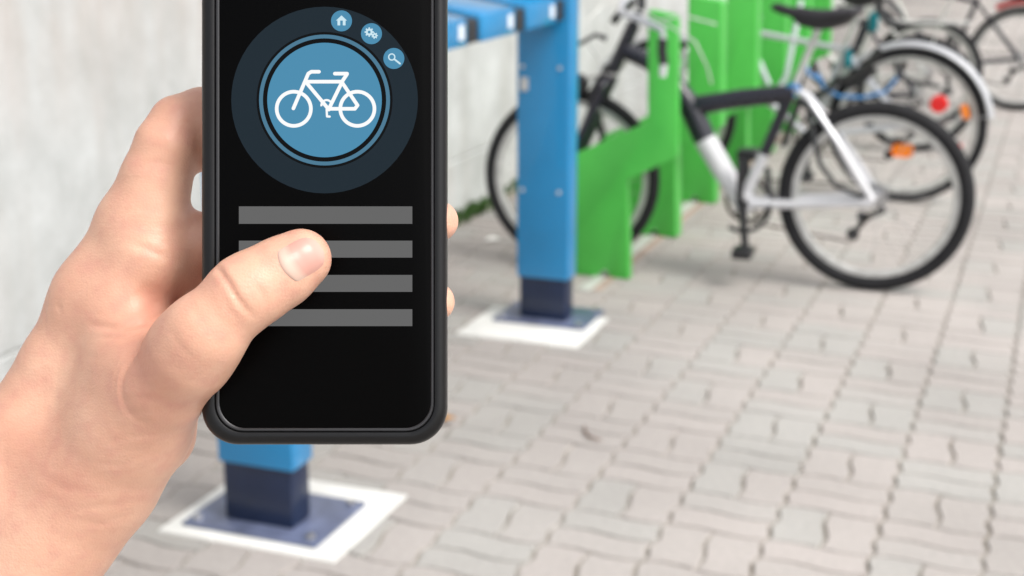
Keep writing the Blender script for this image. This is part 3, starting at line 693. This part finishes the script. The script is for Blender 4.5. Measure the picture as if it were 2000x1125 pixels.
# ------------------------------------------------------------------ the hand
HAND_CHAINS = [
    ('back of palm', 14, [(-172.7, -191.6, -42, 19.1), (-141.5, -137.8, -42, 18.0), (-118.2, -96.8, -40, 17.6), (-103.9, -76.6, -40, 16.9), (-92.0, -55.2, -38, 14.8), (-81.1, -32.8, -34, 13.0)]),
    ('thumb side of palm', 16, [(-134.7, -214.3, -38, 18.6), (-121.8, -150.7, -38, 17.5), (-95.4, -110.8, -36, 16.4), (-79.3, -90.1, -32, 16.0), (-67.9, -72.2, -26, 15.3), (-64.8, -51.9, -22, 14.3), (-69.0, -35.3, -27, 12.4)]),
    ('heel', 10, [(-131.1, -214.1, -56, 16.1), (-125.8, -151.6, -56, 15.7), (-97.6, -113.3, -56, 12.8), (-78.0, -90.4, -54, 12.8), (-64.2, -79.9, -52, 12.0), (-60.1, -63.8, -50, 11.6)]),
    ('index', 9, [(-81.1, -32.8, -34, 12.3), (-66.6, -8.3, -29, 12.3), (-58.2, 7.4, -25, 10.9), (-54.6, 17.3, -24, 10.0), (-51.8, 25.1, -26, 8.4)]),
    ('index_end', 3, [(-51.8, 25.1, -26, 8.2), (-44.8, 26.3, -31, 10.5), (-34.7, 21.6, -28, 8.4), (-20.1, 16.2, -21, 7.0)]),
    ('index_under', 6, [(-52.5, 22.0, -32, 8.2), (-44.2, 17.0, -33, 7.1)]),
    ('index_base', 9, [(-67.9, -35.3, -26, 10.4), (-60.3, -18.6, -24, 11.7), (-59.2, -8.5, -25, 11.0)]),
    ('thumb', 20, [(-102.7, -121.8, -40, 15.2), (-80.2, -94.7, -31, 14.9), (-64.0, -75.2, -19, 14.2), (-49.9, -59.0, -4, 13.3), (-40.1, -48.6, 7, 12.0)]),
    ('thumb_mid', 9, [(-39.8, -48.5, 8, 11.8), (-33.6, -41.9, 13, 11.7), (-22.4, -30.5, 13, 10.6)]),
    ('thumb_end', 5, [(-22.4, -30.5, 13, 10.5), (-17.1, -27.4, 11, 10.4), (-11.6, -24.0, 9.5, 10.2), (-6.1, -20.2, 8.5, 9.2)]),
    ('middle', 6, [(-83.7, -44.3, -46, 12.2), (-63.0, -30.3, -40, 9.7), (-43.6, -13.4, -30, 8.5), (-15.7, -9.3, -25, 7.7), (14.6, -8.6, -23, 7.3)]),
    ('middle_end', 4, [(14.6, -8.6, -23, 7.3), (26.5, -8.4, -19, 7.1), (34.5, -7.9, -9, 6.5)]),
    ('ring', 5, [(-84.8, -60.3, -50, 12.3), (-60.9, -44.3, -46, 9.8), (-38.9, -37.1, -32, 8.5), (-12.4, -35.3, -25, 7.7), (14.6, -34.4, -23, 7.3)]),
    ('ring_end', 4, [(14.6, -34.4, -23, 7.3), (26.3, -34.2, -18, 6.9), (33.6, -33.4, -8, 6.3)]),
    ('little', 5, [(-84.2, -76.5, -54, 12.4), (-60.1, -63.8, -50, 9.7), (-35.9, -57.6, -34, 7.8), (-8.6, -54.4, -22, 7.0), (8.4, -52.6, -19, 6.3)]),
]
CREASES = [
    ([(-60.4, -41.6), (-55.5, -49.7), (-51.9, -61.0)], 1.0, 7.0),
    ([(-61.7, -28.6), (-56.2, -33.8), (-53.9, -38.0)], 1.3, 3.6),
    ([(-94.4, -93.4), (-84.7, -99.9), (-73.3, -106.4)], 0.3, 7),
    ([(-74.1, -83.7), (-65.2, -84.5), (-55.5, -80.5)], 0.13, 1.0),
    ([(-102.5, -83.7), (-94.4, -82.1), (-87.9, -77.2)], 0.12, 4),
    ([(-61.7, -63.4), (-55.5, -62.3), (-47.1, -63.0)], 0.12, 1.0),
    ([(-63.6, -67.5), (-55.5, -67.5), (-48.2, -65.9)], 0.12, 0.9),
    ([(-69.3, -77.2), (-62.0, -75.6), (-52.3, -73.7)], 0.12, 1.0),
    ([(-80.4, -49.8), (-72.3, -51.4), (-65.8, -49.8)], 0.12, 1.2),
    ([(-55.5, -99.9), (-63.6, -97.5), (-75.0, -98.3), (-84.7, -101.5)], 0.09, 1.0),
    ([(-36.9, -33.2), (-34.6, -36.3), (-30.8, -41.0)], 0.14, 1.1),
    ([(-42.3, -41.0), (-40.0, -44.8), (-35.4, -50.2)], 0.12, 1.2),
    ([(-67.9, -5.7), (-61.4, -3.8), (-53.2, -4.9)], 0.12, 1.2),
    ([(-62.7, 9.0), (-56.5, 11.0), (-49.1, 9.8)], 0.1, 1.1),
    ([(-29.0, -26.3), (-26.4, -30.2), (-23.6, -34.8)], 0.14, 0.9),
    ([(-30.7, -22.5), (-28.2, -24.0), (-24.9, -28.0), (-21.8, -33.2), (-18.7, -37.2)], 0.8, 0.95),
    ([(-17.3, -27.9), (-15.6, -30.5), (-14.6, -33.5)], 0.22, 1.0),
    ([(-27.3, -30.9), (-24.9, -34.8), (-22.1, -38.2)], 0.15, 1.0),
    ([(-75.9, -41.0), (-66.6, -41.9), (-58.4, -40.3), (-53.1, -36.7)], 0.7, 1.0),
    ([(-72.8, -44.7), (-63.1, -44.3), (-55.0, -41.5)], 0.5, 0.9),
    ([(-63.2, -14.6), (-56.3, -17.5), (-51.4, -19.8)], 0.4, 1.2),
    ([(-49.8, -28.6), (-52.4, -33.5), (-54.0, -37.1)], 0.5, 1.3),
    ([(-89.5, -33.6), (-87.8, -36.9)], 0.2, 1.0),
    ([(-64.1, -18.8), (-66.1, -28.6), (-64.1, -35.1)], 0.15, 2.0),
    ([(-82.2, -102.3), (-73.3, -104.8), (-63.6, -101.5)], 0.13, 1.0),
    ([(-94.4, -87.8), (-84.7, -92.6), (-71.7, -93.4)], 0.15, 1.5),
    ([(-65.2, -80.5), (-53.9, -78.5), (-44.2, -72.4)], 0.12, 1.5),
]
FLUSH_SHADE = [((-56.1, -33.4), 4.8, 0.9), ((-54.5, -48.7), 7.2, 0.75), ((-48.9, -60.7), 8.0, 0.45), ((-7.9, -15.8), 7.2, 0.5), ((-65.8, -43.1), 6.4, 0.35), ((-86.6, -91.3), 9.6, 0.5), ((-99.5, -78.4), 9.6, 0.35), ((-46.5, 26.8), 8.0, 0.6), ((-77.0, -31.8), 8.0, 0.3), ((-26.4, -28.6), 6.4, 0.25), ((-40.1, -19.0), 6.4, 0.6)]  # skin redness, plus shading of the thumb-base hollow painted into the colour
NAIL_BASE = (-9.00, -22.83); NAIL_TIP = (0.97, -16.49); NAIL_HALF = 6.0

def build_hand():
    h = .8
    lo = np.array([-200., -262., -80.]); hi = np.array([46., 42., 27.])
    n = np.ceil((hi - lo) / h).astype(int)
    ax = [lo[i] + h * np.arange(n[i]) for i in range(3)]
    Sd = np.full(n, 30.0, dtype=np.float32)
    def cone(a, ra, b, rb, k):
        a = np.array(a); b = np.array(b); m = max(ra, rb) + k + 5
        l = np.maximum(((np.minimum(a, b) - m - lo) / h).astype(int), 0); u = np.minimum(((np.maximum(a, b) + m - lo) / h).astype(int) + 1, n)
        X = ax[0][l[0]:u[0], None, None] - a[0]; Y = ax[1][None, l[1]:u[1], None] - a[1]; Z = ax[2][None, None, l[2]:u[2]] - a[2]
        d = b - a; L2 = float(d @ d)
        t = np.clip((X * d[0] + Y * d[1] + Z * d[2]) / L2, 0, 1).astype(np.float32)
        dist = np.sqrt((X - t * d[0]) ** 2 + (Y - t * d[1]) ** 2 + (Z - t * d[2]) ** 2) - (ra + (rb - ra) * t)
        sl = (slice(l[0], u[0]), slice(l[1], u[1]), slice(l[2], u[2]))
        return dist.astype(np.float32), sl
    def smin(A, B, k):
        q = np.maximum(k - np.abs(A - B), 0) / k
        return np.minimum(A, B) - q * q * k * .25
    for name, k, pts in HAND_CHAINS:
        C = np.full(n, 30.0, dtype=np.float32)
        for p, q in zip(pts, pts[1:]):
            dist, sl = cone(p[:3], p[3], q[:3], q[3], 5)
            C[sl] = smin(C[sl], dist, 3.0)
        Sd[:] = smin(Sd, C, float(k))
    # ---- surface nets
    ins = Sd < 0
    a = ins[:-1, :-1, :-1]; cnt = np.zeros(a.shape, dtype=np.int8)
    for dx in (0, 1):
        for dy in (0, 1):
            for dz in (0, 1): cnt += ins[dx:n[0] - 1 + dx, dy:n[1] - 1 + dy, dz:n[2] - 1 + dz]
    act = np.argwhere((cnt > 0) & (cnt < 8)); idx = -np.ones(a.shape, dtype=np.int64); idx[tuple(act.T)] = np.arange(len(act))
    acc = np.zeros((len(act), 3)); num = np.zeros(len(act))
    cor = [(x, y, z) for x in (0, 1) for y in (0, 1) for z in (0, 1)]
    for p in cor:
        for ax_ in range(3):
            if p[ax_]: continue
            q = list(p); q[ax_] = 1
            A = Sd[tuple((act + p).T)]; B = Sd[tuple((act + q).T)]
            m = (A < 0) != (B < 0); t = np.where(m, A / np.where(m, A - B, 1), 0)
            pt = np.tile(np.array(p, float), (len(act), 1)); pt[:, ax_] += t
            acc[m] += pt[m]; num[m] += 1
    V = lo + h * (act + acc / num[:, None])
    F = []
    for ax_ in range(3):
        o1, o2 = [(1, 2), (2, 0), (0, 1)][ax_]
        s0 = [slice(None)] * 3; s1 = [slice(None)] * 3; s0[ax_] = slice(0, -1); s1[ax_] = slice(1, None)
        A = ins[tuple(s0)]; B = ins[tuple(s1)]; ch = np.argwhere(A != B)
        ok = (ch[:, o1] > 0) & (ch[:, o2] > 0) & (ch[:, o1] < n[o1] - 1) & (ch[:, o2] < n[o2] - 1); ch = ch[ok]
        e1 = np.zeros(3, int); e1[o1] = 1; e2 = np.zeros(3, int); e2[o2] = 1
        q = np.stack([idx[tuple((ch - e1 - e2).T)], idx[tuple((ch - e2).T)], idx[tuple(ch.T)], idx[tuple((ch - e1).T)]], 1)
        fl = ~ins[tuple(ch.T)]; q[fl] = q[fl][:, ::-1]; F.append(q)
    F = np.concatenate(F); F = F[(F >= 0).all(1)]
    # ---- relax grid stair-steps, then press the creases in
    E = np.concatenate([F[:, [0, 1]], F[:, [1, 2]], F[:, [2, 3]], F[:, [3, 0]]]); E = np.unique(np.sort(E, 1), axis=0)
    deg = np.bincount(E.ravel(), minlength=len(V)).astype(float)[:, None]
    def lap(V):
        s = np.zeros_like(V)
        for c in range(3):
            s[:, c] = np.bincount(E[:, 0], V[E[:, 1], c], len(V)) + np.bincount(E[:, 1], V[E[:, 0], c], len(V))
        return s / deg
    for it in range(6):
        V = V + .5 * (lap(V) - V) if it % 2 == 0 else V - .52 * (lap(V) - V)
    g = np.gradient(Sd, h); gi = np.clip(np.round((V - lo) / h).astype(int), 0, n - 1)
    N = np.stack([g[c][tuple(gi.T)] for c in range(3)], 1); N /= np.linalg.norm(N, axis=1)[:, None] + 1e-9
    face = np.clip(N[:, 2] * 1.5 + .1, 0, 1); disp = np.zeros(len(V))
    def seg_d(P, a, b):
        a = np.array(a); d = np.array(b) - a; t = np.clip(((P - a) @ d) / (d @ d), 0, 1); return np.linalg.norm(P - a - t[:, None] * d, axis=1), t
    for pts, dep, wd_ in CREASES:
        dm = np.full(len(V), 99.); tt = np.zeros(len(V)); m = len(pts) - 1
        for i in range(m):
            d, t = seg_d(V[:, :2], pts[i], pts[i + 1]); c = d < dm; dm[c] = d[c]; tt[c] = (i + t[c]) / m
        taper = np.sqrt(np.clip(np.sin(np.pi * np.clip(tt, .02, .98)), 0, 1))
        disp -= dep * np.exp(-(dm / wd_) ** 2) * face * taper
        disp += dep * .28 * np.exp(-((dm - 2.2 * wd_) / (1.3 * wd_)) ** 2) * face * taper
    V = V + N * disp[:, None]
    flush_shade = np.zeros(len(V))
    for (x, y), r, amt in FLUSH_SHADE: flush_shade += amt * np.exp(-((V[:, 0] - x) ** 2 + (V[:, 1] - y) ** 2) / (r * r) / 2)
    # ---- height of the front surface, for seating the nail
    def top_z(x, y):
        i = (x - lo[0]) / h; j = (y - lo[1]) / h; i0, j0 = int(i), int(j); fi, fj = i - i0, j - j0
        col = Sd[i0, j0] * (1 - fi) * (1 - fj) + Sd[i0 + 1, j0] * fi * (1 - fj) + Sd[i0, j0 + 1] * (1 - fi) * fj + Sd[i0 + 1, j0 + 1] * fi * fj
        w_ = np.where(col < 0)[0]
        if len(w_) == 0: return None
        k = w_[-1]; t = col[k] / (col[k] - col[k + 1]); return lo[2] + h * (k + t)
    return V, F, flush_shade, top_z
HV, HF, HFL, top_z = build_hand()

def skin_mat():
    m = mat("skin", (.68, .41, .30), .42, .4)
    n = m.node_tree.nodes; L = m.node_tree.links; b = n["Principled BSDF"]
    tc = n.new("ShaderNodeTexCoord")
    n1 = n.new("ShaderNodeTexNoise"); n1.inputs["Scale"].default_value = 42; n1.inputs["Detail"].default_value = 7; n1.inputs["Roughness"].default_value = .62
    n2 = n.new("ShaderNodeTexNoise"); n2.inputs["Scale"].default_value = 160; n2.inputs["Detail"].default_value = 4
    for x in (n1, n2): L.new(tc.outputs["Object"], x.inputs[0])
    at = n.new("ShaderNodeAttribute"); at.attribute_name = "flush_shade"
    def mixc(f, a, c, lo=.35, hi=.65, mx=1.0):
        r = n.new("ShaderNodeMapRange"); r.inputs[1].default_value = lo; r.inputs[2].default_value = hi; r.inputs[4].default_value = mx; L.new(f, r.inputs[0])
        x = n.new("ShaderNodeMix"); x.data_type = 'RGBA'; L.new(r.outputs[0], x.inputs[0])
        for i, v in ((6, a), (7, c)):
            if isinstance(v, tuple): x.inputs[i].default_value = (*v, 1)
            else: L.new(v, x.inputs[i])
        return x.outputs[2]
    c = mixc(n1.outputs[0], (.75, .455, .325), (.67, .37, .26), mx=.85)
    c = mixc(n2.outputs[0], c, (.62, .29, .23), .45, .72, .45)
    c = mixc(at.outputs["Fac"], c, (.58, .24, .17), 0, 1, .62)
    L.new(c, b.inputs["Base Color"])
    b.inputs["Subsurface Weight"].default_value = .14; b.inputs["Subsurface Radius"].default_value = (1, .35, .2); b.inputs["Subsurface Scale"].default_value = .004
    v1 = n.new("ShaderNodeTexVoronoi"); v1.inputs["Scale"].default_value = 1300; L.new(tc.outputs["Object"], v1.inputs[0])
    n3 = n.new("ShaderNodeTexNoise"); n3.inputs["Scale"].default_value = 700; n3.inputs["Detail"].default_value = 6; L.new(tc.outputs["Object"], n3.inputs[0])
    mw = n.new("ShaderNodeMapping"); mw.inputs["Rotation"].default_value = (0, 0, R(35)); mw.inputs["Scale"].default_value = (60, 330, 60); L.new(tc.outputs["Object"], mw.inputs[0])
    nw = n.new("ShaderNodeTexNoise"); nw.inputs["Scale"].default_value = 1.0; nw.inputs["Detail"].default_value = 5; nw.inputs["Roughness"].default_value = .65; L.new(mw.outputs[0], nw.inputs[0])
    a0 = n.new("ShaderNodeMath"); a0.operation = 'MULTIPLY_ADD'; L.new(nw.outputs[0], a0.inputs[0]); a0.inputs[1].default_value = 2.2; L.new(n3.outputs[0], a0.inputs[2])
    ad = n.new("ShaderNodeMath"); ad.operation = 'ADD'; L.new(v1.outputs[0], ad.inputs[0]); L.new(a0.outputs[0], ad.inputs[1])
    bp = n.new("ShaderNodeBump"); bp.inputs["Strength"].default_value = .32; bp.inputs["Distance"].default_value = .0002
    L.new(ad.outputs[0], bp.inputs["Height"]); L.new(bp.outputs[0], b.inputs["Normal"])
    return m
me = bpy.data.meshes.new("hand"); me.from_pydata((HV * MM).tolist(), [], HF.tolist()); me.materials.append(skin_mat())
me.polygons.foreach_set("use_smooth", [True] * len(me.polygons)); me.update()
at = me.attributes.new("flush_shade", 'FLOAT', 'POINT'); at.data.foreach_set("value", HFL.astype(np.float32))
hand = bpy.data.objects.new("hand", me); link(hand); hand.matrix_world = PHONE_M
tag(hand, label="person's bare left hand gripping the phone, thumb across the screen", cat="hand")
nb = Vector(NAIL_BASE); ntp = Vector(NAIL_TIP); axd = (ntp - nb); NL = axd.length; axd.normalize(); pr = Vector((-axd.y, axd.x))
nv = []; nf = []; NU, NW = 22, 22
for i in range(NU + 1):
    u = i / NU
    hw = NAIL_HALF * (1 - max(0, (u - .45) / .55) ** 2.6 * .55) * (1 - max(0, (.12 - u) / .12) ** 2 * .12)
    for j in range(NW + 1):
        s_ = -1 + 2 * j / NW
        bow = -.9 * (1 - s_ * s_) if u < .5 else 0
        uu = u * NL + (-(1 - s_ * s_) * 1.5) * (1 - u) + (1 - s_ * s_) * .9 * u
        p = nb + axd * uu + pr * (s_ * hw)
        z = top_z(p.x, p.y)
        if z is None: z = nv[-1][2] / MM
        e = max(abs(s_) ** 5, max(0, 1 - u / .12) ** 2 )
        lift = .50 * (1 - e) - .32 * e
        if u > .8: lift -= (u - .8) / .2 * .9
        nv.append((p.x * MM, p.y * MM, (z + lift) * MM))
for i in range(NU):
    for j in range(NW):
        a = i * (NW + 1) + j; nf.append((a, a + NW + 1, a + NW + 2, a + 1))
nm = mat("nail", (.6, .35, .30), .34, .4, coat=.1)
_n = nm.node_tree.nodes; _L = nm.node_tree.links
_at = _n.new("ShaderNodeAttribute"); _at.attribute_name = "nail_u"
_cr = _n.new("ShaderNodeValToRGB"); _e = _cr.color_ramp.elements
_e[0].position = .0; _e[0].color = (.52, .30, .23, 1); _e[1].position = 1; _e[1].color = (.62, .42, .34, 1)
for p_, c_ in ((.06, (.60, .42, .34)), (.22, (.60, .42, .34)), (.36, (.57, .30, .245)), (.75, (.59, .32, .265)), (.92, (.63, .42, .35))):
    q_ = _e.new(p_); q_.color = (*c_, 1)
_L.new(_at.outputs["Fac"], _cr.inputs[0]); _L.new(_cr.outputs[0], _n["Principled BSDF"].inputs["Base Color"])
nail = mesh_obj("thumb_nail", nv, nf, nm, hand, True)
ua = nail.data.attributes.new("nail_u", 'FLOAT', 'POINT'); ua.data.foreach_set("value", [i / NU for i in range(NU + 1) for j in range(NW + 1)])
S.render.engine = 'CYCLES'
try:
    S.cycles.use_denoising = True; S.cycles.max_bounces = 6
except Exception: pass
